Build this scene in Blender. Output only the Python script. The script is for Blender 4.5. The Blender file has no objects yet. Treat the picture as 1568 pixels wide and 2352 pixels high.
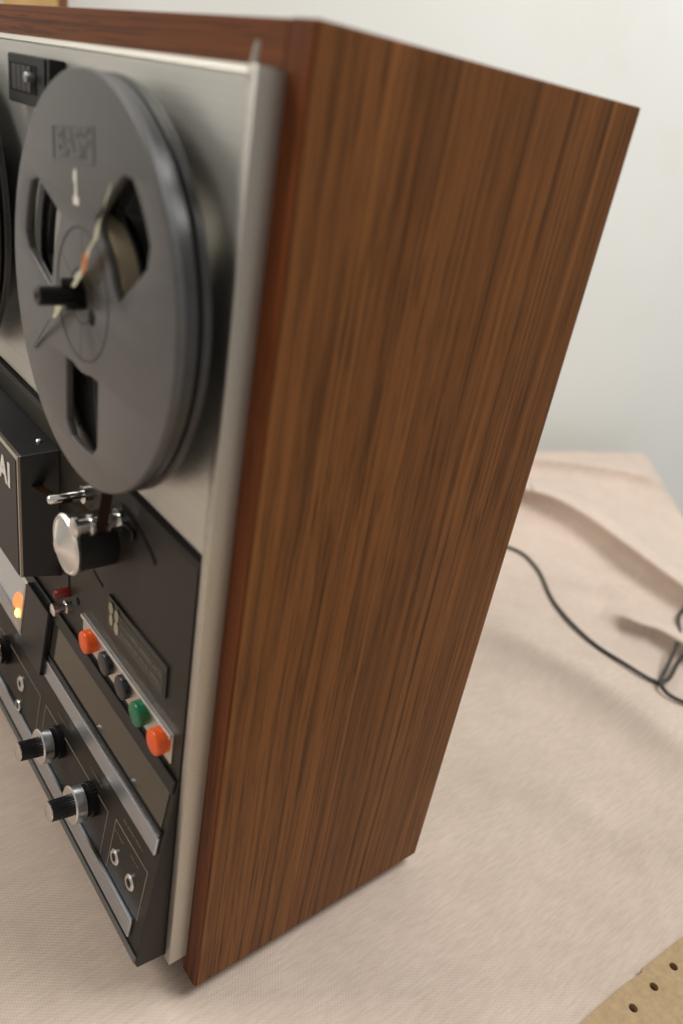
import bpy, bmesh, math, random
from mathutils import Vector, Matrix, noise as mnoise
random.seed(7)
scn = bpy.context.scene
COL = scn.collection

# ------------------------------------------------------------------ camera
cam = bpy.data.cameras.new("camera"); camo = bpy.data.objects.new("camera", cam); COL.objects.link(camo)
R = ((0.608943510, 0.776549546, 0.161736217), (0.449383269, -0.169718973, -0.877069067), (-0.653637881, 0.606767066, -0.452317641))
right, down, fwd = (Vector(r) for r in R)
m3 = Matrix((right, -down, -fwd)).transposed()
camo.matrix_world = Matrix.Translation((0.190547874, -0.137435531, 0.398578999)) @ m3.to_4x4()
cam.sensor_fit = 'VERTICAL'; cam.sensor_height = 23.6; cam.sensor_width = 15.7
cam.lens = 1761.44 / 2352 * 23.6
cam.clip_start = 0.01; cam.clip_end = 50
cam.dof.use_dof = True; cam.dof.focus_distance = 0.40; cam.dof.aperture_fstop = 3.6
scn.camera = camo

# ------------------------------------------------------------------ world + lamps (indoor)
w = bpy.data.worlds.new("World"); scn.world = w; w.use_nodes = True
bg = w.node_tree.nodes['Background']; bg.inputs[0].default_value = (1.0, 0.95, 0.88, 1); bg.inputs[1].default_value = 0.35

def area(name, loc, target, sx, sy, energy, color):
    l = bpy.data.lights.new(name, 'AREA'); l.shape = 'RECTANGLE'; l.size = sx; l.size_y = sy
    l.energy = energy; l.color = color
    o = bpy.data.objects.new(name, l); COL.objects.link(o); o.location = loc
    o.rotation_euler = (Vector(target) - Vector(loc)).to_track_quat('-Z', 'Y').to_euler()
    return o
area("ceiling_lamp", (0.42, 0.86, 1.70), (-0.05, 0.45, 0.0), 0.8, 0.8, 27, (0.98, 0.985, 0.97))
area("room_lamp", (-0.95, -1.0, 1.5), (-0.15, 0.0, 0.2), 0.6, 0.6, 21, (1.0, 0.95, 0.88))

scn.view_settings.view_transform = 'Standard'; scn.view_settings.look = 'None'
scn.view_settings.exposure = 0.0; scn.view_settings.gamma = 1.0
scn.view_settings.use_curve_mapping = False
scn.cycles.use_denoising = True
scn.cycles.max_bounces = 8

# ------------------------------------------------------------------ materials
def mat(name, base, rough=0.5, metal=0.0, spec=0.5, emit=None, estr=0.0, coat=0.0):
    m = bpy.data.materials.new(name); m.use_nodes = True
    b = m.node_tree.nodes['Principled BSDF']
    b.inputs['Base Color'].default_value = (*base, 1); b.inputs['Roughness'].default_value = rough
    b.inputs['Metallic'].default_value = metal; b.inputs['Specular IOR Level'].default_value = spec
    b.inputs['Coat Weight'].default_value = coat
    if emit:
        b.inputs['Emission Color'].default_value = (*emit, 1); b.inputs['Emission Strength'].default_value = estr
    return m

def N(m, t, **kw):
    n = m.node_tree.nodes.new(t)
    for k, v in kw.items(): setattr(n, k, v)
    return n
def L(m, a, b): m.node_tree.links.new(a, b)
def noise(m, vec, scale, detail=3, rough=0.5, dist=0.0):
    n = N(m, 'ShaderNodeTexNoise'); n.inputs['Scale'].default_value = scale
    n.inputs['Detail'].default_value = detail; n.inputs['Roughness'].default_value = rough
    n.inputs['Distortion'].default_value = dist
    L(m, vec, n.inputs['Vector']); return n
def mapping(m, scale, loc=(0, 0, 0), rot=(0, 0, 0)):
    tc = N(m, 'ShaderNodeTexCoord'); mp = N(m, 'ShaderNodeMapping')
    mp.inputs['Scale'].default_value = scale; mp.inputs['Location'].default_value = loc
    mp.inputs['Rotation'].default_value = rot
    L(m, tc.outputs['Object'], mp.inputs['Vector']); return mp.outputs['Vector']
def ramp(m, fac, stops):
    r = N(m, 'ShaderNodeValToRGB'); e = r.color_ramp.elements
    while len(e) < len(stops): e.new(0.5)
    for i, (p, c) in enumerate(stops): e[i].position = p; e[i].color = (*c, 1)
    L(m, fac, r.inputs['Fac']); return r.outputs['Color']
def mixc(m, fac, a, b, mode='MIX'):
    x = N(m, 'ShaderNodeMix'); x.data_type = 'RGBA'; x.blend_type = mode
    for i, v in ((0, fac), (6, a), (7, b)):
        if hasattr(v, 'is_linked') or hasattr(v, 'links'): L(m, v, x.inputs[i])
        elif i == 0: x.inputs[0].default_value = v
        else: x.inputs[i].default_value = (*v, 1)
    return x.outputs[2]
def bump(m, height, strength, dist=0.001):
    b = N(m, 'ShaderNodeBump'); b.inputs['Strength'].default_value = strength; b.inputs['Distance'].default_value = dist
    L(m, height, b.inputs['Height'])
    L(m, b.outputs['Normal'], m.node_tree.nodes['Principled BSDF'].inputs['Normal'])
def P(m): return m.node_tree.nodes['Principled BSDF']

def walnut(name, axis='Z', off=(0, 0, 0), warm=0.0):
    m = mat(name, (0.1, 0.05, 0.025), 0.5, spec=0.18)
    def sc(a, s): # a across grain, s along grain
        return {'Z': (a, a, s), 'X': (s, a, a), 'Y': (a, s, a)}[axis]
    tilt = (math.radians(-1.2), 0, 0) if axis == 'Z' else (0, 0, 0)
    # slow warp so the lines wander a little
    wv = noise(m, mapping(m, sc(9, 3.5), off), 1.0, 2)
    def warped(s, amt):
        v = mapping(m, s, off, tilt)
        a = N(m, 'ShaderNodeVectorMath', operation='MULTIPLY_ADD')
        L(m, wv.outputs['Color'], a.inputs[0]); a.inputs[1].default_value = (amt, amt, amt); L(m, v, a.inputs[2])
        return a.outputs[0]
    broad = noise(m, warped(sc(42, 0.9), 0.9), 1.0, 4, 0.6)
    mid = noise(m, warped(sc(230, 0.9), 2.8), 1.0, 4, 0.65)
    line = noise(m, warped(sc(680, 2.8), 4.5), 1.0, 3, 0.6)
    pore = noise(m, warped(sc(1000, 30), 3.0), 1.0, 2, 0.5)
    c = ramp(m, broad.outputs['Fac'], [(0.28, (0.168, 0.064, 0.0180)), (0.5, (0.212, 0.082, 0.0235)), (0.72, (0.260, 0.102, 0.0300))])
    c2 = ramp(m, mid.outputs['Fac'], [(0.30, (0.30, 0.31, 0.34)), (0.42, (0.74, 0.74, 0.76)), (0.58, (1.0, 1.0, 1.0)), (0.72, (1.22, 1.2, 1.16))])
    c = mixc(m, 0.75, c, c2, 'MULTIPLY')
    c3 = ramp(m, line.outputs['Fac'], [(0.36, (0.36, 0.36, 0.37)), (0.45, (0.88, 0.88, 0.88)), (0.54, (1.0, 1.0, 1.0)), (0.66, (1.22, 1.19, 1.15))])
    c = mixc(m, 0.75, c, c3, 'MULTIPLY')
    c4 = ramp(m, pore.outputs['Fac'], [(0.33, (0.45, 0.44, 0.44)), (0.43, (1, 1, 1))])
    c = mixc(m, 0.8, c, c4, 'MULTIPLY')
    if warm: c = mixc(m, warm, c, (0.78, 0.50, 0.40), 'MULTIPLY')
    L(m, c, P(m).inputs['Base Color'])
    bump(m, pore.outputs['Fac'], 0.12, 0.0004)
    return m
WOOD_S = walnut('walnut_side', 'Z', (3.1, 0.37, 0.2))
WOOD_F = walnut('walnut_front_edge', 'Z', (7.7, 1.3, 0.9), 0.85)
WOOD_T = walnut('walnut_top', 'X', (1.2, 4.4, 0.6))
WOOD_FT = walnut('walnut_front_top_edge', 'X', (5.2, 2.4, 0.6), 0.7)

def brushed(name, base, rough, amp=1.0):
    m = mat(name, base, rough, 1.0)
    n = noise(m, mapping(m, (6, 900, 900)), 1.0, 2)
    L(m, ramp(m, n.outputs['Fac'], [(0.3, tuple(x * 0.93 for x in base)), (0.7, tuple(min(1, x * 1.05) for x in base))]), P(m).inputs['Base Color'])
    s = noise(m, mapping(m, (30, 30, 30)), 1.0, 4)
    r = N(m, 'ShaderNodeMapRange'); r.inputs[3].default_value = rough - 0.05 * amp; r.inputs[4].default_value = rough + 0.08 * amp
    L(m, s.outputs['Fac'], r.inputs[0]); L(m, r.outputs[0], P(m).inputs['Roughness'])
    return m
ALU = brushed('brushed_aluminium', (0.66, 0.655, 0.62), 0.46)
RAIL = brushed('aluminium_rail', (0.54, 0.52, 0.475), 0.46)
BAR = brushed('satin_bar', (0.50, 0.54, 0.60), 0.28, 0.15)
CHROME = mat('chrome', (0.85, 0.84, 0.82), 0.10, 1.0)
CAPM = mat('turned_chrome', (0.80, 0.78, 0.74), 0.30, 1.0)
P(CAPM).inputs['Anisotropic'].default_value = 0.9
_tg = N(CAPM, 'ShaderNodeTangent'); _tg.direction_type = 'RADIAL'; _tg.axis = 'Y'; L(CAPM, _tg.outputs[0], P(CAPM).inputs['Tangent'])
CHROME_S = mat('satin_chrome', (0.74, 0.73, 0.72), 0.24, 1.0)

def dusty(name, base, rough, amt=0.25, scale=60, spec=0.28):
    m = mat(name, base, rough, spec=spec)
    n = noise(m, mapping(m, (1, 1, 1)), scale, 5, 0.65)
    c = ramp(m, n.outputs['Fac'], [(0.35, tuple(x * (1 - amt) for x in base)), (0.7, tuple(x * (1 + amt) for x in base))])
    L(m, c, P(m).inputs['Base Color'])
    r = N(m, 'ShaderNodeMapRange'); r.inputs[3].default_value = rough - 0.06; r.inputs[4].default_value = rough + 0.12
    L(m, n.outputs['Fac'], r.inputs[0]); L(m, r.outputs[0], P(m).inputs['Roughness'])
    return m
BLACKPLATE = dusty('black_deck_paint', (0.021, 0.0175, 0.0130), 0.42)
BLACKPANEL = dusty('black_panel_paint', (0.0165, 0.0135, 0.0105), 0.40)
COVER = dusty('head_cover_black', (0.0065, 0.0067, 0.0075), 0.36); P(COVER).inputs['Specular IOR Level'].default_value = 0.35
COVERFACE = dusty('head_cover_face', (0.032, 0.031, 0.029), 0.45)
BLACK = mat('black_plastic', (0.005, 0.005, 0.006), 0.35, spec=0.4)
BLACKM = mat('black_matt', (0.006, 0.006, 0.006), 0.8, spec=0.2)
RUBBER = mat('black_rubber', (0.004, 0.004, 0.004), 0.55, spec=0.25)
REEL = dusty('grey_reel_plastic', (0.088, 0.085, 0.085), 0.34, 0.10, 150, 0.5)
REELD = dusty('dark_reel_plastic', (0.036, 0.035, 0.036), 0.27, 0.12, 120, 0.5)
GREYLINE = mat('grey_line', (0.10, 0.097, 0.093), 0.5)
TAN = mat('tan_hub_tape', (0.36, 0.29, 0.20), 0.4)
LEADER = mat('cream_leader', (0.78, 0.75, 0.56), 0.45)
ORANGETAPE = mat('orange_leader', (0.80, 0.30, 0.06), 0.45)
BROWNTAPE = mat('brown_tape', (0.045, 0.022, 0.010), 0.3)
WHITE = mat('white_print', (0.72, 0.70, 0.64), 0.55)
PRINT = mat('panel_print', (0.26, 0.22, 0.17), 0.6)
ORANGE = mat('orange_button', (0.78, 0.10, 0.008), 0.30)
GREEN = mat('green_button', (0.006, 0.14, 0.060), 0.28)
BLUEBLACK = mat('black_button', (0.012, 0.014, 0.018), 0.28)
RED = mat('red_lens', (0.16, 0.004, 0.003), 0.3)
SMOKE = mat('smoked_window', (0.125, 0.110, 0.088), 0.10, 0.7)
METER = mat('meter_face', (0.62, 0.62, 0.62), 0.5)
LAMP = mat('meter_lamp', (1, 0.5, 0.1), 0.5, emit=(1.0, 0.36, 0.05), estr=14.0)
LAMP_GLOW = mat('lamp_glow', (0.9, 0.30, 0.10), 0.5, emit=(1.0, 0.27, 0.06), estr=0.9)  # orange glow around the meter lamps, put in as emission
PAPER = mat('nameplate_black', (0.020, 0.018, 0.016), 0.4)
BACKB = mat('fibre_back', (0.03, 0.02, 0.014), 0.8)

GLASS = mat('meter_pane', (0.3, 0.29, 0.27), 0.06); P(GLASS).inputs['Alpha'].default_value = 0.10

# ------------------------------------------------------------------ mesh helpers
def finish(name, bm, material, parent=None, smooth=None, recenter=True):
    bm.normal_update()
    bmesh.ops.recalc_face_normals(bm, faces=bm.faces)
    c = Vector((0, 0, 0))
    if recenter and bm.verts:
        xs = [v.co for v in bm.verts]
        lo = Vector((min(v.x for v in xs), min(v.y for v in xs), min(v.z for v in xs)))
        hi = Vector((max(v.x for v in xs), max(v.y for v in xs), max(v.z for v in xs)))
        c = (lo + hi) / 2
        bmesh.ops.translate(bm, verts=bm.verts, vec=-c)
    me = bpy.data.meshes.new(name); bm.to_mesh(me); bm.free()
    me.materials.append(material)
    o = bpy.data.objects.new(name, me); COL.objects.link(o)
    place(o, c, parent)
    if smooth is not None:
        me.polygons.foreach_set('use_smooth', [True] * len(me.polygons))
        if smooth < 179: me.set_sharp_from_angle(angle=math.radians(smooth))
    return o
WLOC = {}
def place(o, c, parent):
    WLOC[o] = Vector(c)
    if parent: o.parent = parent; o.location = Vector(c) - WLOC[parent]
    else: o.location = c
def empty(name, loc, label, cat, group=None):
    o = bpy.data.objects.new(name, None); COL.objects.link(o); o.location = loc; WLOC[o] = Vector(loc)
    o.empty_display_size = 0.02
    return tag(o, label, cat, group)
def tag(o, label, cat, group=None, kind=None):
    if label: o['label'] = label
    if cat: o['category'] = cat
    if group: o['group'] = group
    if kind: o['kind'] = kind
    return o

class Frame:      # local (u, v, n) -> world
    def __init__(s, o, u, v, n): s.o, s.u, s.v, s.n = Vector(o), Vector(u), Vector(v), Vector(n)
    def __call__(s, a, b, c=0.0): return s.o + s.u * a + s.v * b + s.n * c
WF = Frame((0, 0, 0), (1, 0, 0), (0, 1, 0), (0, 0, 1))
PLATE = Frame((0, -0.0115, 0), (1, 0, 0), (0, 0, 1), (0, -1, 0))
_sl = Vector((0, 0.015, 0.116)).normalized(); _sn = Vector((1, 0, 0)).cross(_sl)
SL0 = Frame((0, -0.0115, 0.137), (1, 0, 0), _sl, _sn)
def SLOPE(x, z, n=0.0):      # point on the sloped lower panel at height z
    return SL0(x, (z - 0.137) / _sl.z, n)
def sv(z): return (z - 0.137) / _sl.z

def box(F, u0, u1, v0, v1, n0, n1, bev=0.0, seg=2, bm=None):
    b = bmesh.new()
    vs = [b.verts.new(F(u, v, n)) for n in (n0, n1) for v in (v0, v1) for u in (u0, u1)]
    for q in ((0, 1, 3, 2), (4, 6, 7, 5), (0, 4, 5, 1), (2, 3, 7, 6), (0, 2, 6, 4), (1, 5, 7, 3)):
        b.faces.new([vs[i] for i in q])
    if bev: bmesh.ops.bevel(b, geom=b.edges[:], offset=bev, segments=seg, profile=0.6, affect='EDGES')
    return b
def hexa(pts, bev=0.0, seg=2):   # 8 world points ordered as box()
    b = bmesh.new(); vs = [b.verts.new(Vector(p)) for p in pts]
    for q in ((0, 1, 3, 2), (4, 6, 7, 5), (0, 4, 5, 1), (2, 3, 7, 6), (0, 2, 6, 4), (1, 5, 7, 3)):
        b.faces.new([vs[i] for i in q])
    if bev: bmesh.ops.bevel(b, geom=b.edges[:], offset=bev, segments=seg, profile=0.6, affect='EDGES')
    return b
def lathe(F, cu, cv, prof, seg=48, flute=0, fdepth=0.0, frange=None):
    """prof: list of (n, r) along the frame normal; first/last with r 0 closes"""
    b = bmesh.new(); rings = []
    for i, (n, r) in enumerate(prof):
        if r <= 1e-6: rings.append([b.verts.new(F(cu, cv, n))]); continue
        ring = []
        for k in range(seg):
            a = 2 * math.pi * k / seg; rr = r
            if flute and frange and frange[0] <= i <= frange[1]: rr = r - fdepth * (k % 2)
            ring.append(b.verts.new(F(cu + rr * math.cos(a), cv + rr * math.sin(a), n)))
        rings.append(ring)
    for A, B in zip(rings, rings[1:]):
        for k in range(seg):
            k2 = (k + 1) % seg
            if len(A) == 1 and len(B) == 1: continue
            if len(A) == 1: b.faces.new((A[0], B[k], B[k2]))
            elif len(B) == 1: b.faces.new((A[k], A[k2], B[0]))
            else: b.faces.new((A[k], A[k2], B[k2], B[k]))
    return b
def prism(poly, x0, x1, bev=0.0):   # poly in (y,z), extruded along x
    b = bmesh.new()
    A = [b.verts.new((x0, y, z)) for y, z in poly]; B = [b.verts.new((x1, y, z)) for y, z in poly]
    b.faces.new(A); b.faces.new(B[::-1])
    for i in range(len(poly)):
        j = (i + 1) % len(poly); b.faces.new((A[i], A[j], B[j], B[i]))
    if bev: bmesh.ops.bevel(b, geom=b.edges[:], offset=bev, segments=2, profile=0.6, affect='EDGES')
    return b
def curve_bm(build, extrude, bevel=0.0, F=WF, cu=0, cv=0, cn=0, ang=0.0):
    """2D filled curve (or text) -> bmesh in frame F"""
    c = build(); c.extrude = extrude; c.bevel_depth = bevel; c.bevel_resolution = 2
    o = bpy.data.objects.new('tmp', c); COL.objects.link(o)
    dg = bpy.context.evaluated_depsgraph_get(); dg.update()
    me = bpy.data.meshes.new_from_object(o.evaluated_get(dg))
    b = bmesh.new(); b.from_mesh(me)
    bpy.data.objects.remove(o); bpy.data.meshes.remove(me); bpy.data.curves.remove(c)
    ca, sa = math.cos(ang), math.sin(ang)
    for v in b.verts:
        x, y, z = v.co; v.co = F(cu + x * ca - y * sa, cv + x * sa + y * ca, cn + z)
    bmesh.ops.remove_doubles(b, verts=b.verts, dist=1e-6)
    return b
def polys(loops):
    def f():
        c = bpy.data.curves.new('tmp', 'CURVE'); c.dimensions = '2D'; c.fill_mode = 'BOTH'
        for lp in loops:
            s = c.splines.new('POLY'); s.points.add(len(lp) - 1); s.use_cyclic_u = True
            for p, (x, y) in zip(s.points, lp): p.co = (x, y, 0, 1)
        return c
    return f
def text(body, size, bold=0.0, shear=0.0, spacing=1.0):
    def f():
        c = bpy.data.curves.new('tmp', 'FONT'); c.body = body; c.size = size; c.align_x = 'CENTER'; c.align_y = 'CENTER'
        c.offset = bold; c.shear = shear; c.space_character = spacing
        return c
    return f
def circle(r, n=96, cx=0, cy=0): return [(cx + r * math.cos(2 * math.pi * k / n), cy + r * math.sin(2 * math.pi * k / n)) for k in range(n)]
def tube(pts, r, seg=10, sub=8):
    P_ = [Vector(p) for p in pts]; out = []
    for i in range(len(P_) - 1):
        p0, p1, p2, p3 = P_[max(i - 1, 0)], P_[i], P_[i + 1], P_[min(i + 2, len(P_) - 1)]
        for k in range(sub):
            t = k / sub
            out.append(0.5 * ((2 * p1) + (p2 - p0) * t + (2 * p0 - 5 * p1 + 4 * p2 - p3) * t * t + (3 * p1 - p0 - 3 * p2 + p3) * t ** 3))
    out.append(P_[-1])
    b = bmesh.new(); rings = []; ref = Vector((0, 0, 1))
    for i, p in enumerate(out):
        d = (out[min(i + 1, len(out) - 1)] - out[max(i - 1, 0)]).normalized()
        if abs(d.dot(ref)) > 0.95: ref = Vector((1, 0, 0))
        a = d.cross(ref).normalized(); c = a.cross(d).normalized(); ref = c
        rings.append([b.verts.new(p + (a * math.cos(2 * math.pi * k / seg) + c * math.sin(2 * math.pi * k / seg)) * r) for k in range(seg)])
    for A, B in zip(rings, rings[1:]):
        for k in range(seg): b.faces.new((A[k], A[(k + 1) % seg], B[(k + 1) % seg], B[k]))
    b.faces.new(rings[0][::-1]); b.faces.new(rings[-1])
    return b

# ------------------------------------------------------------------ setting: wall, cloth
TZ = -0.008
CORNER = Vector((-0.377, 1.037)); E1 = Vector((0.695, -0.719)).normalized(); E2 = Vector((-0.33, -0.944)).normalized()
WN = Vector((0.944, -0.33)).normalized()
WALLM = mat('painted_wall', (0.80, 0.80, 0.77), 0.75, spec=0.25)
n = noise(WALLM, mapping(WALLM, (1, 1, 1)), 3.0, 4); L(WALLM, ramp(WALLM, n.outputs['Fac'], [(0.3, (0.82, 0.83, 0.795)), (0.7, (0.87, 0.88, 0.85))]), P(WALLM).inputs['Base Color'])
nw = noise(WALLM, mapping(WALLM, (1, 1, 1), (0.3, 0, 0.2)), 7.0, 5, 0.6); wc = P(WALLM).inputs['Base Color'].links[0].from_socket
L(WALLM, mixc(WALLM, 1.0, wc, ramp(WALLM, nw.outputs['Fac'], [(0.30, (0.985, 0.98, 0.955)), (0.45, (1, 1, 1))]), 'MULTIPLY'), P(WALLM).inputs['Base Color'])
n2 = noise(WALLM, mapping(WALLM, (1, 1, 1)), 160, 3); bump(WALLM, n2.outputs['Fac'], 0.1, 0.002)
p0 = CORNER - WN * 0.07; td = Vector((0.33, 0.944)).normalized()
b = bmesh.new()
front = [p0 + td * a for a in (-3.2, 2.6)]; back = [q - WN * 0.12 for q in front]
vs = [b.verts.new((q.x, q.y, z)) for z in (-0.8, 1.9) for q in (*front, *back[::-1])]
for q in ((0, 1, 2, 3), (4, 7, 6, 5), (0, 4, 5, 1), (1, 5, 6, 2), (2, 6, 7, 3), (3, 7, 4, 0)): b.faces.new([vs[i] for i in q])
wall = finish('wall', b, WALLM); tag(wall, None, None, kind='structure')

CLOTH = mat('cream_cloth', (0.56, 0.475, 0.395), 0.85, spec=0.15)
P(CLOTH).inputs['Sheen Weight'].default_value = 0.25
wa = N(CLOTH, 'ShaderNodeTexWave'); wa.bands_direction = 'X'; wa.inputs['Scale'].default_value = 210; wa.inputs['Distortion'].default_value = 1.2
wb = N(CLOTH, 'ShaderNodeTexWave'); wb.bands_direction = 'Y'; wb.inputs['Scale'].default_value = 210; wb.inputs['Distortion'].default_value = 1.2
mp = mapping(CLOTH, (1, 1, 1), (0, 0, 0), (0, 0, 0.6)); L(CLOTH, mp, wa.inputs['Vector']); L(CLOTH, mp, wb.inputs['Vector'])
ad = N(CLOTH, 'ShaderNodeMath', operation='ADD'); L(CLOTH, wa.outputs['Fac'], ad.inputs[0]); L(CLOTH, wb.outputs['Fac'], ad.inputs[1])
bump(CLOTH, ad.outputs[0], 0.2, 0.0007)
ncl = noise(CLOTH, mapping(CLOTH, (1, 1, 1)), 26, 5, 0.6)
cc = ramp(CLOTH, ncl.outputs['Fac'], [(0.3, (0.545, 0.442, 0.370)), (0.7, (0.610, 0.500, 0.422))])
slub = noise(CLOTH, mapping(CLOTH, (700, 90, 1), (0, 0, 0), (0, 0, 0.6)), 1.0, 3, 0.6)
cc = mixc(CLOTH, 0.8, cc, ramp(CLOTH, slub.outputs['Fac'], [(0.35, (0.90, 0.89, 0.88)), (0.65, (1.05, 1.05, 1.05))]), 'MULTIPLY')
hd = N(CLOTH, 'ShaderNodeMath', operation='MULTIPLY'); L(CLOTH, ad.outputs[0], hd.inputs[0]); hd.inputs[1].default_value = 0.5
cc = mixc(CLOTH, 0.3, cc, ramp(CLOTH, hd.outputs[0], [(0.1, (0.84, 0.83, 0.82)), (0.6, (1.03, 1.03, 1.03))]), 'MULTIPLY')
L(CLOTH, cc, P(CLOTH).inputs['Base Color'])

def seg_d(p, a, c):   # signed side distance and param along a polyline segment
    ab = c - a; t = max(0, min(1, (p - a).dot(ab) / ab.length_squared)); q = a + ab * t
    s = 1 if (ab.x * (p.y - a.y) - ab.y * (p.x - a.x)) > 0 else -1
    return s * (p - q).length, t
FOLDS = [  # crest line, height, near width, far width, lean toward the near side
    ([(-0.52, 0.50), (-0.40, 0.58), (-0.330, 0.665), (-0.264, 0.690), (-0.172, 0.676), (-0.095, 0.657), (-0.015, 0.642), (0.15, 0.60)], 0.034, 0.026, 0.055, 1.05),
    ([(-0.55, 0.56), (-0.435, 0.735), (-0.402, 0.795), (-0.348, 0.868), (-0.302, 0.908), (-0.24, 0.925), (-0.15, 0.93)], 0.022, 0.026, 0.034, 0.8),
    ([(-0.120, 0.530), (-0.086, 0.540), (-0.066, 0.552), (-0.035, 0.556), (0.02, 0.552), (0.16, 0.52)], 0.021, 0.016, 0.032, 0.95),
    ([(-0.20, 0.36), (-0.12, 0.405), (-0.02, 0.425), (0.10, 0.405), (0.25, 0.38)], 0.019, 0.034, 0.055, 0.5),
    ([(-0.190, 0.520), (-0.165, 0.555), (-0.13, 0.585)], 0.008, 0.013, 0.020, 0.2),
    ([(-0.150, 0.560), (-0.125, 0.580), (-0.095, 0.605)], 0.010, 0.014, 0.022, 0.2),
    ([(-0.06, 0.245), (0.03, 0.29), (0.12, 0.33), (0.25, 0.33)], 0.0045, 0.02, 0.03, 0.3),
    ([(-0.02, 0.335), (0.08, 0.355), (0.2, 0.34)], 0.005, 0.03, 0.04, 0.3),
]
def smooth_line(pl, sub=7):
    P_ = [Vector(q) for q in pl]; out = []
    for i in range(len(P_) - 1):
        a, b_, c, d = P_[max(i - 1, 0)], P_[i], P_[i + 1], P_[min(i + 2, len(P_) - 1)]
        for k in range(sub):
            t = k / sub
            out.append(0.5 * ((2 * b_) + (c - a) * t + (2 * a - 5 * b_ + 4 * c - d) * t * t + (3 * b_ - a - 3 * c + d) * t ** 3))
    return out + [P_[-1]]
FOLDS = [(smooth_line(pl), h, a, c, k) for pl, h, a, c, k in FOLDS]
FBOX = [(min(q.x for q in f[0]) - 3 * f[3], max(q.x for q in f[0]) + 3 * f[3], min(q.y for q in f[0]) - 3 * f[3], max(q.y for q in f[0]) + 3 * f[3]) for f in FOLDS]
def cloth_h(p):
    return cloth_hl(p)[0]
def cloth_hl(p):
    z = 0.0; lean = Vector((0, 0))
    for (pl, h, wn, wf, ln), bb in zip(FOLDS, FBOX):
        if not (bb[0] < p.x < bb[1] and bb[2] < p.y < bb[3]): continue
        best = None
        near = min(range(len(pl)), key=lambda i_: (pl[i_].x - p.x) ** 2 + (pl[i_].y - p.y) ** 2)
        for i in range(max(0, near - 1), min(len(pl) - 1, near + 1)):
            d, t = seg_d(p, pl[i], pl[i + 1])
            if best is None or abs(d) < abs(best[0]): best = (d, i + t)
        d, s = best
        if abs(d) > 0.22: continue
        L_ = len(pl) - 1; e0 = min(1, s / 7.0); e1 = min(1, (L_ - s) / 7.0); fade = (0.06 + 0.94 * e0 * e0 * (3 - 2 * e0)) * (0.06 + 0.94 * e1 * e1 * (3 - 2 * e1))
        fade *= 0.95 + 0.14 * mnoise.noise(Vector((p.x * 9, p.y * 9, h * 100)))
        wd = wf if d > 0 else wn
        g = h * fade * math.exp(-(d / wd) ** 2)
        z += g; k = min(int(s), len(pl) - 2); ab = (pl[k + 1] - pl[k]).normalized()
        lean += Vector((ab.y, -ab.x)) * (ln * g * (g / h))
    q = Vector((p.x * 7, p.y * 7, 0.3))
    z += 0.0011 * (mnoise.noise(q) + 0.5 * mnoise.noise(q * 2.3)) * min(1, max(0, (p.y - 0.22) / 0.2) + max(0, (p.x - 0.25) / 0.2))
    return max(z, -0.0012), lean
b = bmesh.new(); rows = []
def spaced(n, lo, dense0, dense1, hi):
    out = [lo + (dense0 - lo) * i / 6 for i in range(6)]
    out += [dense0 + (dense1 - dense0) * i / n for i in range(n + 1)]
    out += [dense1 + (hi - dense1) * (i + 1) / 10 for i in range(10)]
    return out
for s in spaced(240, -0.30, -0.012, 1.0, 1.9):
    row = []
    for t in spaced(240, -0.30, -0.012, 0.95, 1.9):
        p = CORNER + E1 * max(s, 0) + E2 * max(t, 0)
        hang = min(s, 0) + min(t, 0)
        hz, ln = cloth_hl(p); ee = max(0.0, min(1.0, min(s, t) / 0.035)); hz *= ee * ee * (3 - 2 * ee); z = TZ + hz + hang
        if s > 0.02 and t > 0.02: p = p + ln
        if hang < 0:
            out = (-E1 * (1 if s < 0 else 0) - E2 * (1 if t < 0 else 0)) * (0.006 * (1 - math.exp(hang * 120)))
            p = p + out
        row.append(b.verts.new((p.x, p.y, z)))
    rows.append(row)
for A, B in zip(rows, rows[1:]):
    for i in range(len(A) - 1): b.faces.new((A[i], A[i + 1], B[i + 1], B[i]))
cloth = finish('tablecloth', b, CLOTH, smooth=180)
tag(cloth, 'cream cloth with rumpled folds covering the table under the recorder', 'tablecloth')

# tan plaque high on the wall behind the recorder
PLQ = mat('tan_wood', (0.62, 0.40, 0.16), 0.5); n = noise(PLQ, mapping(PLQ, (40, 40, 4)), 1.0, 3)
L(PLQ, ramp(PLQ, n.outputs['Fac'], [(0.3, (0.56, 0.35, 0.13)), (0.7, (0.68, 0.45, 0.19))]), P(PLQ).inputs['Base Color'])
PLQE = mat('brown_wood_edge', (0.20, 0.085, 0.035), 0.5)
WALLF = Frame((p0.x, p0.y, 0), (td.x, td.y, 0), (0, 0, 1), (WN.x, WN.y, 0))
camp = camo.matrix_world.translation
def wall_uv(u_px, v_px):
    d = (right * ((u_px - 784) / 1761.44) + down * ((v_px - 1176) / 1761.44) + fwd)
    k = (Vector((p0.x, p0.y, 0)) - camp).dot(WALLF.n) / d.dot(WALLF.n); q = camp + d * k - WALLF.o
    return q.dot(WALLF.u), q.z
PU0, PU1, PU2, PZ0, PZ1 = -0.9570, -0.9040, -0.8960, 0.41, 0.52
plq = empty('wall_plaque', WALLF(-0.926, PZ0, 0.001), 'small tan wooden plaque with a brown right edge on the wall behind the recorder', 'plaque')
finish('panel', box(WALLF, PU0, PU1, PZ0, PZ1, 0.0005, 0.012, 0.001), PLQ, plq)
finish('edge_strip', box(WALLF, PU1, PU2, PZ0 - 0.001, PZ1 + 0.001, 0.0005, 0.014, 0.001), PLQE, plq)

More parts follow.
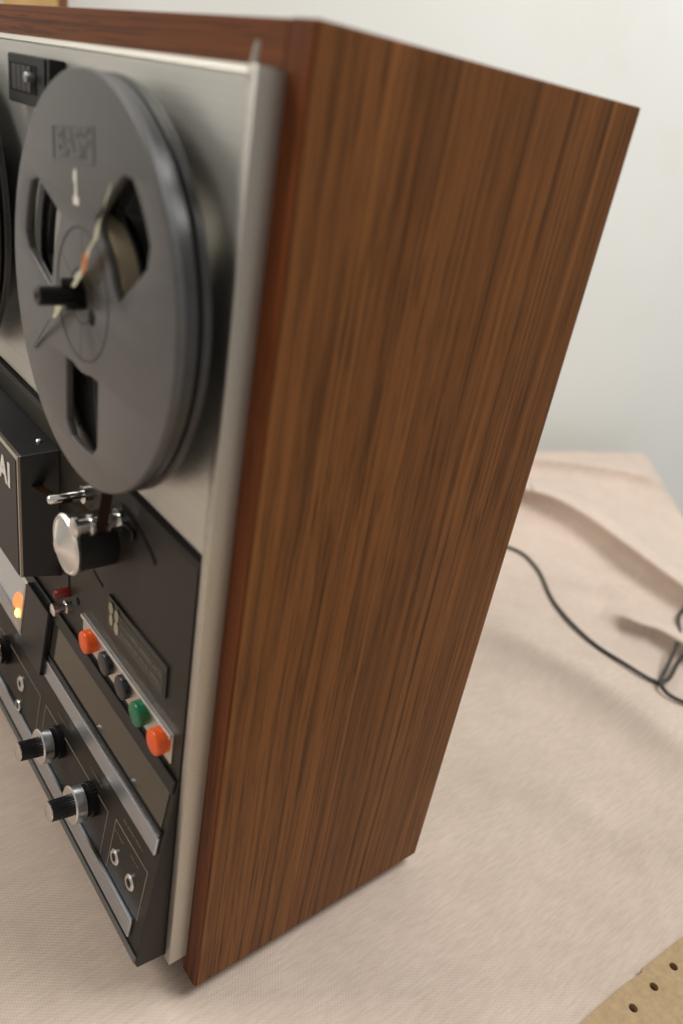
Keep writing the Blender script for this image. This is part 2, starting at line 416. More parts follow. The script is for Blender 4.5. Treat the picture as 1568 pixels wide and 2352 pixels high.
# ------------------------------------------------------------------ tape recorder
H, D, W = 0.42, 0.1544, 0.375
XR, XL = 0.0, -W
TH = 0.0125
rec = empty('tape_recorder', (-W / 2, D / 2, TZ), 'walnut cased tape recorder with brushed metal front and black control deck', 'tape recorder')
finish('side_panel', box(WF, XR - TH, XR, 0.0, D, 0.0, H, 0.0008), WOOD_S, rec)
finish('side_panel', box(WF, XL, XL + TH, 0.0, D, 0.0, H, 0.0008), WOOD_S, rec)
finish('top_panel', box(WF, XL + TH, XR - TH, 0.0006, D, H - TH, H - 0.0002, 0.0006), WOOD_T, rec)
finish('bottom_panel', box(WF, XL + TH, XR - TH, 0.0006, D, 0.0002, TH, 0.0006), WOOD_T, rec)
finish('back_panel', box(WF, XL + TH, XR - TH, D - 0.012, D - 0.006, TH, H - TH), BACKB, rec)
# front edging strips (veneered front of the case), a hair proud of the boards
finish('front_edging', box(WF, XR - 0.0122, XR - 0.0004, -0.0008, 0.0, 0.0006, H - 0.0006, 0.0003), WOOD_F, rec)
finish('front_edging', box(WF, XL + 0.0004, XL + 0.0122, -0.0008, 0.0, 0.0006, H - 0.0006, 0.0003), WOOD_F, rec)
finish('front_edging', box(WF, XL + 0.0125, XR - 0.0125, -0.0008, 0.0004, H - 0.0125, H - 0.0006, 0.0003), WOOD_FT, rec)
for fx in (-0.03, -W + 0.03):
    for fy in (0.03, D - 0.03):
        finish('foot', lathe(WF, fx, fy, [(0.0004, 0), (0.0004, 0.011), (TZ + 0.0012, 0.0095), (TZ + 0.0003, 0.0085), (TZ + 0.0003, 0)], 24), RUBBER, rec, 40)

AX0, AX1 = -W + 0.0100, -0.0100     # metal front, left and right
BZ, TZP = 0.0140, 0.4072
finish('metal_front', box(WF, AX0 + 0.0048, AX1 - 0.0048, -0.0098, -0.001, 0.135, TZP - 0.0024, 0.0004), ALU, rec)
def rail(x0, x1, name):
    # rail along z with a rounded front
    b = hexa([(x0, -0.001, BZ), (x1, -0.001, BZ), (x0, -0.001, TZP), (x1, -0.001, TZP),
              (x0, -0.0108, BZ), (x1, -0.0108, BZ), (x0, -0.0108, TZP), (x1, -0.0108, TZP)][0:8])
    ed = [e for e in b.edges if all(abs(v.co.y + 0.0108) < 1e-6 for v in e.verts)]
    bmesh.ops.bevel(b, geom=ed, offset=0.0005, segments=2, profile=0.5, affect='EDGES')
    return finish(name, b, RAIL, rec, 50)
rail(AX1 - 0.0048, AX1, 'side_rail'); rail(AX0, AX0 + 0.0048, 'side_rail')
b = hexa([(AX0 + 0.0049, -0.001, TZP - 0.0022), (AX1 - 0.0049, -0.001, TZP - 0.0022), (AX0 + 0.0049, -0.001, TZP), (AX1 - 0.0049, -0.001, TZP),
          (AX0 + 0.0049, -0.0106, TZP - 0.0022), (AX1 - 0.0049, -0.0106, TZP - 0.0022), (AX0 + 0.0049, -0.0082, TZP), (AX1 - 0.0049, -0.0082, TZP)], 0.0005)
finish('top_rail', b, RAIL, rec, 50)
finish('trim_tip', hexa([(-0.0142, -0.0090, TZP - 0.004), (-0.0130, -0.0090, TZP - 0.004), (-0.0132, -0.0088, TZP + 0.0052), (-0.0127, -0.0088, TZP + 0.0056),
        (-0.0142, -0.0112, TZP - 0.004), (-0.0130, -0.0112, TZP - 0.004), (-0.0132, -0.0100, TZP + 0.0052), (-0.0127, -0.0100, TZP + 0.0056)]), RAIL, rec)

# black deck plate and a black strip drawn as the shadow gap above it
PXL, PXR = AX0 + 0.0052, AX1 - 0.0052
finish('deck_gap', box(WF, PXL, PXR, -0.0106, -0.0095, 0.2470, 0.2496), BLACKM, rec)
finish('deck_plate', prism([(-0.0095, 0.1372), (-0.0115, 0.1372), (-0.0115, 0.2440), (-0.0108, 0.2470), (-0.0095, 0.2470)], PXL, PXR, 0.0003), BLACKPLATE, rec)
ctl = finish('control_panel', prism([(-0.0040, 0.1369), (-0.0115, 0.1369), (-0.0265, 0.0210), (-0.0252, 0.0172), (-0.0040, 0.0145)], PXL, PXR, 0.0006), BLACKPANEL, rec)
finish('panel_lip', box(SL0, PXL, PXR + 0.0002, sv(0.0222), sv(0.0262), 0.0002, 0.0011, 0.0004), GREYLINE, rec)

# counter housing
CX0, CX1, CZ0, CZ1 = -0.1965, -0.1485, 0.3815, 0.4000
cnt = finish('counter_housing', box(PLATE, CX0, CX1, CZ0, CZ1, -0.0018, 0.0048, 0.0006), BLACK, rec)
finish('counter_bezel', box(PLATE, CX0 + 0.001, CX1 - 0.0035, CZ0 + 0.0005, CZ1 - 0.0005, 0.0048, 0.0054, 0.0002), mat('counter_bezel', (0.008, 0.008, 0.009), 0.45, spec=0.25), cnt)
finish('counter_window', box(PLATE, CX0 + 0.004, CX1 - 0.012, CZ0 + 0.0045, CZ1 - 0.0035, 0.0054, 0.0056), BLACKM, cnt)
for i in range(4):
    x = CX0 + 0.0075 + i * 0.0058
    finish('digit_wheel', box(PLATE, x, x + 0.0046, CZ0 + 0.0050, CZ1 - 0.0040, 0.0054, 0.0061, 0.0004), BLACK, cnt)
    finish('wheel_edge', box(PLATE, x + 0.0047, x + 0.0053, CZ0 + 0.0050, CZ1 - 0.0040, 0.0054, 0.0062), GREYLINE, cnt)
finish('reset_button', lathe(PLATE, CX1 - 0.0158, CZ0 + 0.0105, [(0.005, 0), (0.005, 0.0019), (0.0086, 0.0019), (0.0090, 0.0014), (0.0090, 0)], 24), mat('dull_metal', (0.42, 0.43, 0.44), 0.45, 1.0), cnt, 40)

# head cover
HX0, HX1 = -0.300, -0.1580
hc = finish('head_cover', hexa([(HX0, -0.0113, 0.1600), (-0.1515, -0.0113, 0.1600), (HX0, -0.0113, 0.2335), (-0.1515, -0.0113, 0.2335),
         (HX0, -0.0288, 0.1600), (HX1, -0.0288, 0.1600), (HX0, -0.0288, 0.2292), (HX1, -0.0288, 0.2292)], 0.0008), COVER, rec)
finish('cover_trim', box(PLATE, HX0, HX1 - 0.0001, 0.1598, 0.2294, 0.0150, 0.0186, 0.0003), mat('cover_edge', (0.60, 0.57, 0.50), 0.38, 1.0), hc)
finish('cover_face', box(PLATE, HX0 + 0.001, HX1 - 0.0011, 0.1608, 0.2268, 0.0186, 0.0191, 0.0002), COVERFACE, hc)
finish('brand_lettering', curve_bm(text('AKAI', 0.0180, 0.0006, 0.0, 1.10), 0.0002, 0, PLATE, -0.1880, 0.2140, 0.0193), WHITE, hc)
finish('screw', lathe(WF, -0.1665, -0.0165, [(0.2312, 0), (0.2312, 0.0017), (0.2330, 0.0016), (0.2337, 0.0009), (0.2339, 0)], 20), CHROME_S, hc, 40)

# transport parts on the deck
PXc, PZc = -0.0938, 0.2160
pr_ = finish('pinch_roller', lathe(PLATE, PXc, PZc, [(0.0, 0), (0.0, 0.0128), (0.0168, 0.0128), (0.0172, 0.0125), (0.0172, 0)], 64), RUBBER, rec, 40)
finish('roller_cap', lathe(PLATE, PXc, PZc, [(0.0172, 0), (0.0172, 0.0135), (0.0186, 0.0139), (0.0198, 0.0130), (0.0192, 0.0122), (0.0226, 0.0040), (0.0232, 0.0032), (0.0232, 0)], 64), CAPM, pr_, 25)
finish('capstan', lathe(PLATE, -0.1165, 0.2265, [(-0.001, 0), (-0.001, 0.0045), (0.003, 0.0042), (0.003, 0.0021), (0.0178, 0.0021), (0.0184, 0.0016), (0.0184, 0)], 32), CHROME, rec, 40)
finish('tape_guide', lathe(PLATE, -0.0805, 0.2318, [(-0.001, 0), (-0.001, 0.0052), (0.0022, 0.0052), (0.0024, 0.0030), (0.0062, 0.0030), (0.0064, 0.0044), (0.0074, 0.0044), (0.0076, 0.0031), (0.0128, 0.0031), (0.0130, 0.0046), (0.0142, 0.0046), (0.0144, 0.0031), (0.0192, 0.0031), (0.0194, 0.0044), (0.0208, 0.0044), (0.0216, 0.0032), (0.0216, 0)], 40), CHROME_S, rec, 30)
finish('tension_arm', box(PLATE, -0.0835, -0.0655, 0.2295, 0.2335, 0.0006, 0.0022, 0.0005), BLACK, rec)
def arc_slot(pts, wdt, name='arm_slot'):
    lp = []; P_ = [Vector(q) for q in pts]
    nrm = []
    for i, q in enumerate(P_):
        d = (P_[min(i + 1, len(P_) - 1)] - P_[max(i - 1, 0)]).normalized(); nrm.append(Vector((-d.y, d.x)))
    lp = [tuple(q + n_ * wdt / 2) for q, n_ in zip(P_, nrm)] + [tuple(q - n_ * wdt / 2) for q, n_ in list(zip(P_, nrm))[::-1]]
    return finish(name, curve_bm(polys([lp]), 0.00015, 0, PLATE, 0, 0, 0.0001), BLACKM, rec)
arc_slot([(-0.0800, 0.2385), (-0.0740, 0.2383), (-0.0660, 0.2368), (-0.0580, 0.2341), (-0.0520, 0.2312), (-0.0475, 0.2283)], 0.0028)
arc_slot([(-0.1085, 0.1893), (-0.1030, 0.1876), (-0.0975, 0.1868)], 0.0016)
arc_slot([(-0.1396, 0.1690), (-0.1394, 0.1640), (-0.1392, 0.1590)], 0.0022)
finish('deck_hole', lathe(PLATE, -0.1276, 0.1591, [(0.0, 0), (0.0002, 0.0022), (0.0003, 0.0022), (0.0003, 0)], 24), BLACKM, rec)
finish('record_lens', lathe(PLATE, -0.1400, 0.1572, [(0, 0), (0, 0.0027), (0.0066, 0.0025), (0.0078, 0.0016), (0.0081, 0)], 28), RED, rec, 50)
lv = finish('record_lever', lathe(PLATE, -0.1400, 0.1480, [(0, 0), (0, 0.0036), (0.0020, 0.0036), (0.0022, 0.0022), (0.0062, 0.0022), (0.0064, 0.0034), (0.0086, 0.0034), (0.0092, 0.0024), (0.0092, 0)], 32), CHROME_S, rec, 35)

# name plate
NX0, NX1, NZ0, NZ1 = -0.0890, -0.0305, 0.1712, 0.1880
npl = finish('name_plate', box(PLATE, NX0, NX1, NZ0, NZ1, 0.0, 0.0012, 0.0004), PAPER, rec)
finish('name_plate_inlay', box(PLATE, NX0 + 0.0012, NX1 - 0.0018, NZ0 + 0.0002, NZ1 - 0.0035, 0.0012, 0.0014), mat('inlay', (0.034, 0.031, 0.025), 0.45), npl)
def ell(cx, cy, rx, ry, n=20): return [(cx + rx * math.cos(2 * math.pi * k / n), cy + ry * math.sin(2 * math.pi * k / n)) for k in range(n)]
finish('emblem', curve_bm(polys([ell(-0.0845, 0.1832, 0.0022, 0.0030), ell(-0.0840, 0.1770, 0.0017, 0.0031), ell(-0.0783, 0.1826, 0.0020, 0.0034), ell(-0.0783, 0.1757, 0.0023, 0.0034)]), 0.0002, 0, PLATE, 0, 0, 0.0016), mat('emblem_print', (0.34, 0.31, 0.22), 0.5), npl)
PR2 = mat('plate_print', (0.13, 0.12, 0.095), 0.55)
for zz, x0, x1 in ((0.1815, -0.0735, -0.0345), (0.1765, -0.0735, -0.0352)):
    loops = []; x = x0
    while x < x1:
        l = random.uniform(0.0008, 0.0017); hgt = random.uniform(0.0012, 0.0019)
        loops.append([(x, zz - hgt / 2), (x + l, zz - hgt / 2), (x + l, zz + hgt / 2), (x, zz + hgt / 2)])
        x += l + random.choice([0.0005, 0.0006, 0.0016])
    finish('print_line', curve_bm(polys(loops), 0.0001, 0, PLATE, 0, 0, 0.00155), PR2, npl)

# speed / power buttons
BZC = 0.1500
strip = finish('button_strip', box(PLATE, -0.1180, -0.0215, 0.1418, 0.1584, 0.0, 0.0012, 0.0003), mat('strip_metal', (0.72, 0.66, 0.60), 0.35, 1.0), rec)
finish('strip_edge', box(PLATE, -0.1180, -0.0215, 0.1566, 0.1586, 0.0012, 0.0026, 0.0004), mat('strip_bright', (0.74, 0.73, 0.71), 0.35, 1.0), strip)
LINEM = mat('caption_print', (0.12, 0.10, 0.08), 0.6)
for i, mt_ in enumerate((ORANGE, BLUEBLACK, BLUEBLACK, GREEN, ORANGE)):
    bx = -0.1055 + i * 0.0191
    rr = 0.0060; hh = (0.0066, 0.0046, 0.0046, 0.0062, 0.0068)[i]
    finish('push_button', lathe(PLATE, bx, BZC, [(0.0012, 0), (0.0012, rr), (hh * 0.80, rr), (hh * 0.90, rr * 0.96), (hh * 0.96, rr * 0.88), (hh, rr * 0.70), (hh * 1.03, rr * 0.35), (hh * 1.04, 0)], 40), mt_, rec, 60)
    # small printed caption above the strip
    loops = []; x = bx - 0.004
    while x < bx + 0.0038:
        l = random.uniform(0.0006, 0.0012); loops.append([(x, -0.0006), (x + l, -0.0006), (x + l, 0.0006), (x, 0.0006)]); x += l + 0.0005
    finish('caption', curve_bm(polys(loops), 0.00008, 0, PLATE, 0, 0.1632, 0.0001), LINEM, rec)

# meter windows, divider and bezels on the sloped panel
finish('window_bezel', box(SL0, PXL, PXR - 0.001, sv(0.1286), sv(0.1366), 0.0, 0.0016, 0.0006), BLACK, rec)
finish('window_bezel', box(SL0, -0.1577, PXR - 0.0025, sv(0.1022), sv(0.1056), 0.0, 0.0014, 0.0005), BLACK, rec)
finish('smoked_window', box(SL0, -0.1575, -0.0190, sv(0.1058), sv(0.1284), 0.0, 0.0005, 0.0001), SMOKE, rec)
finish('window_divider', box(SL0, -0.1915, -0.1577, sv(0.0905), sv(0.1325), 0.0, 0.0042, 0.0008), BLACK, rec)
mtr = finish('meter', box(SL0, -0.330, -0.1935, sv(0.0985), sv(0.1284), 0.0, 0.0006), METER, rec)
finish('meter_lamp', lathe(SL0, -0.2065, sv(0.1018), [(0.0006, 0), (0.0006, 0.0030), (0.0020, 0.0026), (0.0028, 0.0014), (0.0030, 0)], 24), LAMP, mtr, 60)
finish('meter_lamp', lathe(SL0, -0.2620, sv(0.1018), [(0.0006, 0), (0.0006, 0.0030), (0.0020, 0.0026), (0.0028, 0.0014), (0.0030, 0)], 24), LAMP, mtr, 60)
finish('glow_strip', box(SL0, -0.330, -0.1938, sv(0.0985), sv(0.1008), 0.0006, 0.0016, 0.0003), mat('glow_strip', (0.6, 0.14, 0.06), 0.5, emit=(1.0, 0.16, 0.05), estr=0.30), mtr)  # added strip: reddish lamp glow along the lower edge, as emission
for lx in (-0.2065, -0.2620): finish('lamp_glow', lathe(SL0, lx, sv(0.1032), [(0.0006, 0), (0.0006, 0.0115), (0.0012, 0.0108), (0.0012, 0)], 28), LAMP_GLOW, mtr, 40)  # glowing discs that paint the orange halo round each lamp
finish('meter_pane', box(SL0, -0.330, -0.1935, sv(0.0985), sv(0.1284), 0.0034, 0.0040), GLASS, mtr)
finish('meter_frame', box(SL0, -0.1937, -0.1917, sv(0.0970), sv(0.1300), 0.0, 0.0045, 0.0003), mat('meter_frame', (0.45, 0.42, 0.34), 0.35, 1.0), mtr)
# satin bars
finish('trim_bar', box(SL0, PXL, -0.0178, sv(0.0912), sv(0.1016), 0.0, 0.0020, 0.0007), BAR, rec)
finish('trim_bar', box(SL0, PXL, -0.0238, sv(0.0308), sv(0.0424), 0.0, 0.0020, 0.0007), BAR, rec)

# printed outlines round the controls
def outline(x0, x1, z0, z1, sides='LTRB', t=0.00045):
    v0, v1 = sv(z0), sv(z1); loops = []
    if 'L' in sides: loops.append([(x0, v0), (x0 + t, v0), (x0 + t, v1), (x0, v1)])
    if 'R' in sides: loops.append([(x1 - t, v0), (x1, v0), (x1, v1), (x1 - t, v1)])
    if 'T' in sides: loops.append([(x0 + t * 1.1, v1 - t), (x1 - t * 1.1, v1 - t), (x1 - t * 1.1, v1), (x0 + t * 1.1, v1)])
    finish('printed_outline', curve_bm(polys(loops), 0.00008, 0, SL0, 0, 0, 0.0001), PRINT, rec)
outline(-0.0570, -0.0215, 0.0440, 0.0760); outline(-0.1530, -0.0650, 0.0440, 0.0728); outline(-0.235, -0.161, 0.0440, 0.0728)

for lx, lz, lw in ((-0.0510, 0.0700, 0.009), (-0.0335, 0.0705, 0.009), (-0.0830, 0.0800, 0.014), (-0.1290, 0.0800, 0.014), (-0.0400, 0.0820, 0.020)):
    loops = []; x = lx - lw / 2
    while x < lx + lw / 2:
        l = random.uniform(0.0006, 0.0012); loops.append([(x, -0.0006), (x + l, -0.0006), (x + l, 0.0006), (x, 0.0006)]); x += l + random.choice([0.0004, 0.0005, 0.0012])
    finish('caption', curve_bm(polys(loops), 0.00008, 0, SL0, 0, sv(lz), 0.0001), LINEM, rec)
# level knobs
def knob(x, z):
    k = finish('level_knob', lathe(SL0, x, sv(z), [(0.0, 0), (0.0, 0.0092), (0.0030, 0.0092), (0.0034, 0.0084), (0.0052, 0.0084), (0.0054, 0.0078), (0.0054, 0)], 56, 1, 0.00035, (1, 2)), BLACK, rec, 35)
    finish('outer_ring', lathe(SL0, x, sv(z), [(0.0066, 0), (0.0066, 0.0099), (0.0116, 0.0098), (0.0122, 0.0090), (0.0122, 0.0046), (0.0122, 0)], 56), CHROME_S, k, 30)
    finish('stem', lathe(SL0, x, sv(z), [(0.0053, 0), (0.0053, 0.0088), (0.0067, 0.0088), (0.0067, 0)], 56), BLACKM, k, 40)
    finish('inner_grip', lathe(SL0, x, sv(z), [(0.0113, 0), (0.0113, 0.0055), (0.0222, 0.0052), (0.0225, 0.0050), (0.0225, 0)], 56, 1, 0.0003, (1, 2)), BLACK, k, 25)
    finish('cap', lathe(SL0, x, sv(z), [(0.0224, 0), (0.0224, 0.0050), (0.0231, 0.0049), (0.0234, 0.0041), (0.0234, 0)], 40), CHROME_S, k, 30)
for kx in (-0.0830, -0.1290, -0.2200): knob(kx, 0.0655)

def jack(x, z, r=0.0042):
    j = finish('jack_socket', lathe(SL0, x, sv(z), [(0.0, 0.0021), (0.0, r), (0.0010, r), (0.0016, r * 0.86), (0.0016, 0.0022), (0.0, 0.0021)], 40), CHROME_S, rec, 35)
    finish('socket_hole', lathe(SL0, x, sv(z), [(0.0001, 0), (0.0001, 0.0021), (0.0004, 0.0021), (0.0004, 0)], 24), BLACKM, j)
jack(-0.0500, 0.0575); jack(-0.0330, 0.0580)
jack(-0.1900, 0.0610, 0.0050); jack(-0.1895, 0.0450, 0.0036)

# ------------------------------------------------------------------ reels
RC = (-0.0797, 0.3274); RR = 0.0719
def rot2(p, a): return (p[0] * math.cos(a) - p[1] * math.sin(a), p[0] * math.sin(a) + p[1] * math.cos(a))
def window_loop(ang, r0=0.0265, r1=0.0595, hw=0.0158, n=8):
    # rectangle pointing along +x, outer end rounded to the rim's arc, small corner radii
    pts = []
    def corner(cx, cy, r, a0, a1):
        return [(cx + r * math.cos(a0 + (a1 - a0) * k / n), cy + r * math.sin(a0 + (a1 - a0) * k / n)) for k in range(n + 1)]
    cr = 0.0045
    xo = math.sqrt(r1 * r1 - hw * hw)
    pts += corner(r0 + 0.001, -hw + 0.001, 0.001, math.pi, 1.5 * math.pi)
    pts += [(xo - cr, -hw)]
    for k in range(1, 14):
        a = -math.asin(hw / r1) * 0.80 + 2 * math.asin(hw / r1) * 0.80 * k / 14
        pts.append((r1 * math.cos(a), r1 * math.sin(a)))
    pts += [(xo - cr, hw)]
    pts += corner(r0 + 0.001, hw - 0.001, 0.001, 0.5 * math.pi, math.pi)
    # inner end follows the hub circle
    for k in range(1, 8):
        a = 0.42 - 0.84 * k / 8; pts.append(((r0 - 0.0005) * math.cos(a) / math.cos(0.42) * 0.93 + 0.0012, (r0) * math.sin(a)))
    return [rot2(p, ang) for p in pts]
def make_reel(cx, cz, label, group, turn, empty_reel):
    root = empty('tape_reel', (cx, -0.0238, cz), label, 'tape reel', group)
    F = Frame((cx, -0.0238, cz), (1, 0, 0), (0, 0, 1), (0, -1, 0))
    wins = [math.radians(a) + turn for a in (39, 159, 271)]
    for n0, m_ in ((0.0048, REEL), (-0.0040, REELD)):
        b = curve_bm(polys([circle(RR - 0.0008, 128), circle(0.0044, 32)] + [window_loop(a + (0 if n0 > 0 else 0.16)) for a in wins]), 0.0008, 0.0008, F, 0, 0, n0)
        fl = finish('flange', b, m_, root, 35)
        if n0 > 0: front = fl
    finish('rim', lathe(F, 0, 0, [(0.0052, 0.0712), (0.0050, 0.0717), (-0.0006, 0.0717), (-0.0010, 0.0713), (-0.0010, 0.0703), (0.0050, 0.0703), (0.0052, 0.0712)], 160), REELD, front, 35)
    if empty_reel:
        finish('hub', lathe(F, 0, 0, [(-0.0042, 0.0046), (-0.0042, 0.0262), (0.0042, 0.0262), (0.0042, 0.0046)], 64), REELD, root, 40)
        finish('wound_leader', lathe(F, 0, 0, [(-0.0032, 0.0263), (-0.0032, 0.0292), (0.0032, 0.0292), (0.0032, 0.0263)], 96), TAN, root, 40)
    else:
        finish('hub', lathe(F, 0, 0, [(-0.0042, 0.0046), (-0.0042, 0.0262), (0.0042, 0.0262), (0.0042, 0.0046)], 64), REELD, root, 40)
        finish('wound_tape', lathe(F, 0, 0, [(-0.0032, 0.0263), (-0.0032, 0.0560), (0.0032, 0.0560), (0.0032, 0.0263)], 96), BROWNTAPE, root, 40)
    # hub ring grooves and spokes on the front
    def ring(r, t): return curve_bm(polys([circle(r + t / 2, 72), circle(r - t / 2, 72)]), 0.00012, 0, F, 0, 0, 0.00645)
    DK = mat('groove', (0.045, 0.043, 0.042), 0.5) if 'groove' not in bpy.data.materials else bpy.data.materials['groove']
    finish('hub_ring', ring(0.0232, 0.0007), DK, front)
    finish('hub_ring', ring(0.0098, 0.0005), DK, front)
    for k in range(6):
        a = math.radians(30 + 60 * k) + turn
        q0, q1 = 0.0100, 0.0229
        lp = [rot2(p, a) for p in ((q0, -0.00022), (q1, -0.00022), (q1, 0.00022), (q0, 0.00022))]
        finish('hub_groove', curve_bm(polys([lp]), 0.0001, 0, F, 0, 0, 0.00635), DK, front)
    hx, hz = rot2((0.0096, -0.0052), turn)
    finish('hub_hole', lathe(F, hx, hz, [(0.0060, 0), (0.0064, 0.0029), (0.00652, 0.0029), (0.00652, 0)], 24), BLACKM, front)
    return root, F, front
r1, F1, fr1 = make_reel(RC[0], RC[1], 'grey plastic tape reel with embossed letters and a loose cream leader, nearly empty', None, 0.0, True)
# embossed maker's name in a frame, and the side number
fx0, fx1, fy0, fy1 = -0.0180, 0.0180, -0.0056, 0.0056; t = 0.0005
finish('embossed_frame', curve_bm(polys([[(fx0, fy0), (fx1, fy0), (fx1, fy1), (fx0, fy1)], [(fx0 + t, fy0 + t), (fx1 - t, fy0 + t), (fx1 - t, fy1 - t), (fx0 + t, fy1 - t)]]), 0.0002, 0.0001, F1, -0.0085, 0.0485, 0.0064, 0.09), REEL, fr1)
finish('embossed_name', curve_bm(text('BASF', 0.0128, 0.0003, 0, 1.0), 0.0002, 0.0001, F1, -0.0085, 0.0485, 0.0064, 0.09), REEL, fr1)
one = [(1.3 * x, 1.05 * y) for x, y in [(-0.0006, -0.0050), (0.0022, -0.0050), (0.0022, -0.0024), (0.0010, -0.0024), (0.0007, 0.0052), (-0.0004, 0.0060), (-0.0014, 0.0040), (-0.0012, 0.0018), (-0.0004, 0.0022), (-0.0005, -0.0024), (-0.0016, -0.0024), (-0.0016, -0.0050)]]
finish('side_number', curve_bm(polys([one]), 0.0001, 0, F1, -0.0056, 0.0350, 0.0065, 0.05), WHITE, fr1)
# loose leader lying across the front
def ribbon(pts, name, m_):
    # pts: (u, v, n, half width, twist)
    b = bmesh.new(); prev = None; fine = []
    for i in range(len(pts) - 1):
        for k in range(6):
            t_ = k / 6; fine.append([a + (c - a) * t_ for a, c in zip(pts[i], pts[i + 1])])
    fine.append(list(pts[-1]))
    for i, q in enumerate(fine):
        a = fine[max(i - 1, 0)]; c = fine[min(i + 1, len(fine) - 1)]
        d = Vector((c[0] - a[0], c[1] - a[1])).normalized(); nrm = Vector((-d.y, d.x))
        hw = q[3] * 1.45; wv = nrm * hw * math.cos(q[4]); wn = hw * math.sin(q[4])
        A = b.verts.new(F1(q[0] + wv.x, q[1] + wv.y, q[2] + wn)); B = b.verts.new(F1(q[0] - wv.x, q[1] - wv.y, q[2] - wn))
        if prev: b.faces.new((prev[0], prev[1], B, A))
        prev = (A, B)
    r_ = bmesh.ops.solidify(b, geom=b.faces[:], thickness=0.00012)
    return finish(name, b, m_, r1, 60)
ribbon([(0.0246, 0.0415, 0.0070, 0.0002, 0.2), (0.0242, 0.0350, 0.0088, 0.0014, 0.4), (0.0236, 0.0308, 0.0095, 0.0019, 0.5), (0.0205, 0.0255, 0.0098, 0.0016, 0.2),
        (0.0172, 0.0214, 0.0098, 0.0013, 0.5), (0.0128, 0.0165, 0.0098, 0.0013, 0.2)], 'leader', LEADER)
ribbon([(0.0128, 0.0165, 0.0098, 0.0013, 0.2), (0.0108, 0.0140, 0.0098, 0.0020, 0.1), (0.0090, 0.0118, 0.0098, 0.0024, 0.3)], 'leader_splice', ORANGETAPE)
ribbon([(0.0090, 0.0118, 0.0098, 0.0024, 0.3), (0.0050, 0.0075, 0.0095, 0.0026, 0.5), (-0.002, 0.0055, 0.0088, 0.0018, 0.7), (-0.0075, 0.0010, 0.0086, 0.0018, 0.7), (-0.0130, -0.0062, 0.0090, 0.0022, 0.3), (-0.0172, -0.0100, 0.0095, 0.0021, 0.2), (-0.0200, -0.0122, 0.0092, 0.0010, 0.5)], 'leader', LEADER)
ribbon([(-0.0200, -0.0122, 0.0092, 0.0008, 0.6), (-0.0270, -0.0172, 0.0086, 0.0004, 0.9), (-0.0380, -0.0255, 0.0076, 0.0004, 0.9), (-0.0500, -0.0350, 0.0070, 0.0003, 0.9)], 'loose_tape_end', BROWNTAPE)

r2, F2, fr2 = make_reel(RC[0] - 0.1850, RC[1], 'grey tape reel cut off by the left edge, wound with brown tape', None, 0.6, False)

# reel spindles and turntables belong to the recorder
for cx in (RC[0], RC[0] - 0.1850):
    F = Frame((cx, -0.0238, RC[1]), (1, 0, 0), (0, 0, 1), (0, -1, 0))
    prof = [(0.0050, 0), (0.0050, 0.0034)]
    nn = 0.0064
    prof += [(nn, 0.0043), (nn + 0.0016, 0.0043), (nn + 0.0018, 0.0033)]
    nn += 0.0022
    while nn < 0.0208: prof += [(nn, 0.0034), (nn + 0.0007, 0.0034), (nn + 0.0008, 0.0030), (nn + 0.0011, 0.0030), (nn + 0.0012, 0.0034)]; nn += 0.0013
    prof += [(0.0216, 0.0034), (0.0222, 0.0029), (0.0222, 0.0014), (0.0214, 0.0012), (0.0214, 0)]
    sp = finish('reel_spindle', lathe(F, 0, 0, prof, 32), BLACK, rec, 40)
    for k in range(3):
        a = math.radians(90 + 120 * k)
        d = Vector((math.cos(a), math.sin(a))); e = Vector((-d.y, d.x)) * 0.0009
        q = [d * 0.002 - e, d * 0.0062 - e, d * 0.002 + e, d * 0.0062 + e]
        finish('spindle_fin', hexa([F(p.x, p.y, 0.0066) for p in q] + [F(p.x, p.y, 0.0138) for p in q], 0.0003), BLACK, sp)
    finish('reel_table', lathe(F, 0, 0, [(-0.0140, 0), (-0.0140, 0.0300), (-0.0070, 0.0300), (-0.0066, 0.0290), (-0.0066, 0)], 64), BLACK, rec, 40)

# tape running down from the take-up reel round the guide to the heads
b = bmesh.new(); path = []
for k in range(9):
    a = math.radians(40 - 40 * k / 8); path.append((RC[0] + 0.0294 * math.cos(a), RC[1] + 0.0294 * math.sin(a)))
path = [(RC[0] + 0.0294, RC[1]), (-0.0620, 0.285), (-0.0758, 0.2375), (-0.0768, 0.2318), (-0.0784, 0.2290), (-0.0805, 0.2284), (-0.0950, 0.2294), (-0.1060, 0.2290), (-0.1155, 0.2240), (-0.1500, 0.2150), (-0.20, 0.2050)]
prev = None
for x, z in path:
    A = b.verts.new((x, -0.0192, z)); B = b.verts.new((x, -0.0242, z))
    if prev: b.faces.new((prev[0], prev[1], B, A))
    prev = (A, B)
bmesh.ops.solidify(b, geom=b.faces[:], thickness=0.00012)
tp = finish('magnetic_tape', b, BROWNTAPE); tag(tp, 'thin brown tape running from the right reel down past the chrome guide', 'tape')

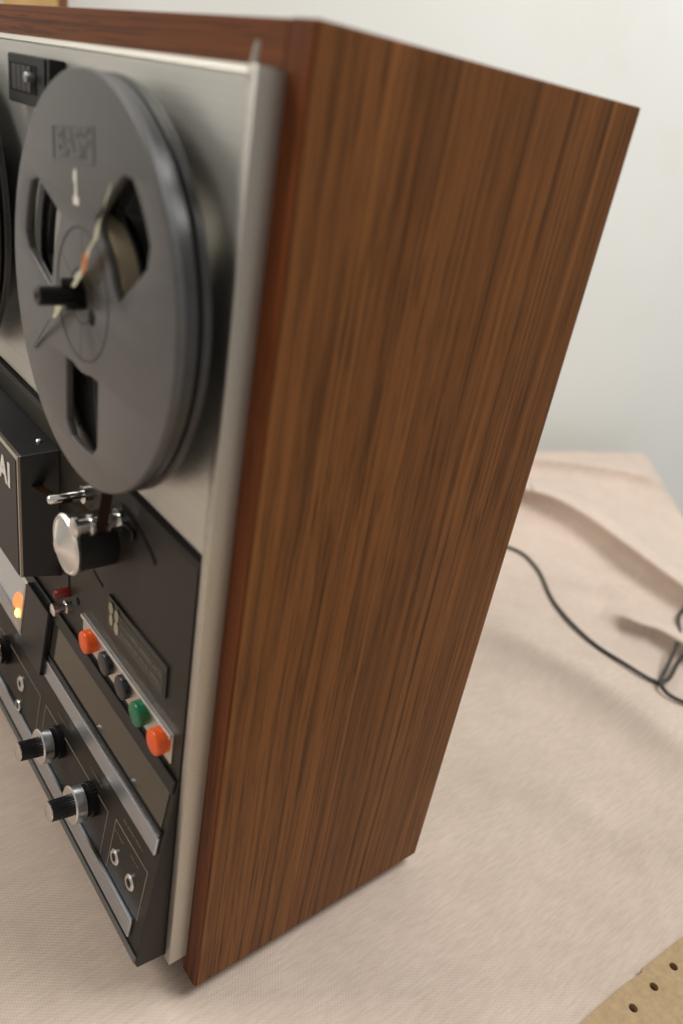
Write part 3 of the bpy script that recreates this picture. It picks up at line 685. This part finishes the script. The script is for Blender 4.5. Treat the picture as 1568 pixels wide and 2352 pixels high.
# ------------------------------------------------------------------ power cord
CORDM = mat('grey_cord', (0.030, 0.030, 0.026), 0.5)
zc = TZ + 0.0022
def gz(x, y): return TZ + cloth_h(Vector((x, y))) + 0.0021
cp = [(-0.15, D - 0.004, 0.06), (-0.16, D + 0.03, 0.045), (-0.20, 0.26, zc + 0.004), (-0.27, 0.40, zc), (-0.285, 0.50, zc)]
cp += [(x, y, gz(x, y)) for x, y in ((-0.247, 0.543), (-0.205, 0.535), (-0.150, 0.495), (-0.087, 0.462), (-0.041, 0.457))]
lp = [(-0.018, 0.464), (-0.019, 0.481), (-0.041, 0.545), (-0.062, 0.585), (-0.073, 0.614), (-0.068, 0.640), (-0.040, 0.648), (-0.005, 0.610), (0.016, 0.545), (0.024, 0.498), (0.015, 0.466), (0.001, 0.454), (-0.011, 0.461), (-0.014, 0.485), (-0.027, 0.535), (-0.020, 0.575), (0.02, 0.585), (0.09, 0.56)]
lift = [0, .001, .001, .001, .001, .001, .001, .002, .004, .003, .001, .001, .004, .004, .003, .003, 0.001, 0]
cp += [(x, y, gz(x, y) + dz) for (x, y), dz in zip(lp, lift)]
cord = finish('power_cord', tube(cp, 0.0019, 10, 8), CORDM, smooth=180)
tag(cord, 'dark grey mains cord trailing from behind the recorder to a looped bundle', 'cord')

# ------------------------------------------------------------------ pegboard
PEG = mat('tan_hardboard', (0.40, 0.28, 0.15), 0.62, spec=0.3)
n = noise(PEG, mapping(PEG, (1, 1, 1)), 260, 5, 0.7); L(PEG, ramp(PEG, n.outputs['Fac'], [(0.3, (0.33, 0.225, 0.115)), (0.7, (0.44, 0.315, 0.17))]), P(PEG).inputs['Base Color'])
bump(PEG, n.outputs['Fac'], 0.15, 0.0005)
edge = [(0.1222, 0.02), (0.1230, 0.10), (0.1236, 0.150), (0.1242, 0.180), (0.1250, 0.2020), (0.1262, 0.2110), (0.1268, 0.2165), (0.1262, 0.2185), (0.1256, 0.2200), (0.1263, 0.2225), (0.1260, 0.2260), (0.1272, 0.2420), (0.1286, 0.2600), (0.1300, 0.2850), (0.1305, 0.330)]
jit = []
for i in range(len(edge) - 1):
    a, c = Vector(edge[i]), Vector(edge[i + 1]); k = max(1, int((c - a).length / 0.004))
    for j in range(k):
        q = a + (c - a) * (j / k); jit.append((q.x + random.uniform(-1, 1) * 0.00016, q.y))
outer = jit + [(0.132, 0.335), (0.36, 0.345), (0.37, 0.02)]
holes = []
for i in range(11):
    for j in range(14):
        hx, hy = 0.1352 + i * 0.0205 + 0.0002, 0.2155 + (j - 9) * 0.0214 + 0.0003 * i
        if 0.03 < hy < 0.325 and hx < 0.352: holes.append(circle(0.0026, 20, hx, hy))
pegF = Frame((0, 0, TZ + 0.0003), (1, 0, 0), (0, 1, 0), (0, 0, 1))
peg = finish('pegboard', curve_bm(polys([outer] + holes), 0.0020, 0.0002, pegF, 0, 0, 0.0030), PEG)
tag(peg, 'tan perforated hardboard sheet with a rough torn edge on the cloth', 'pegboard')
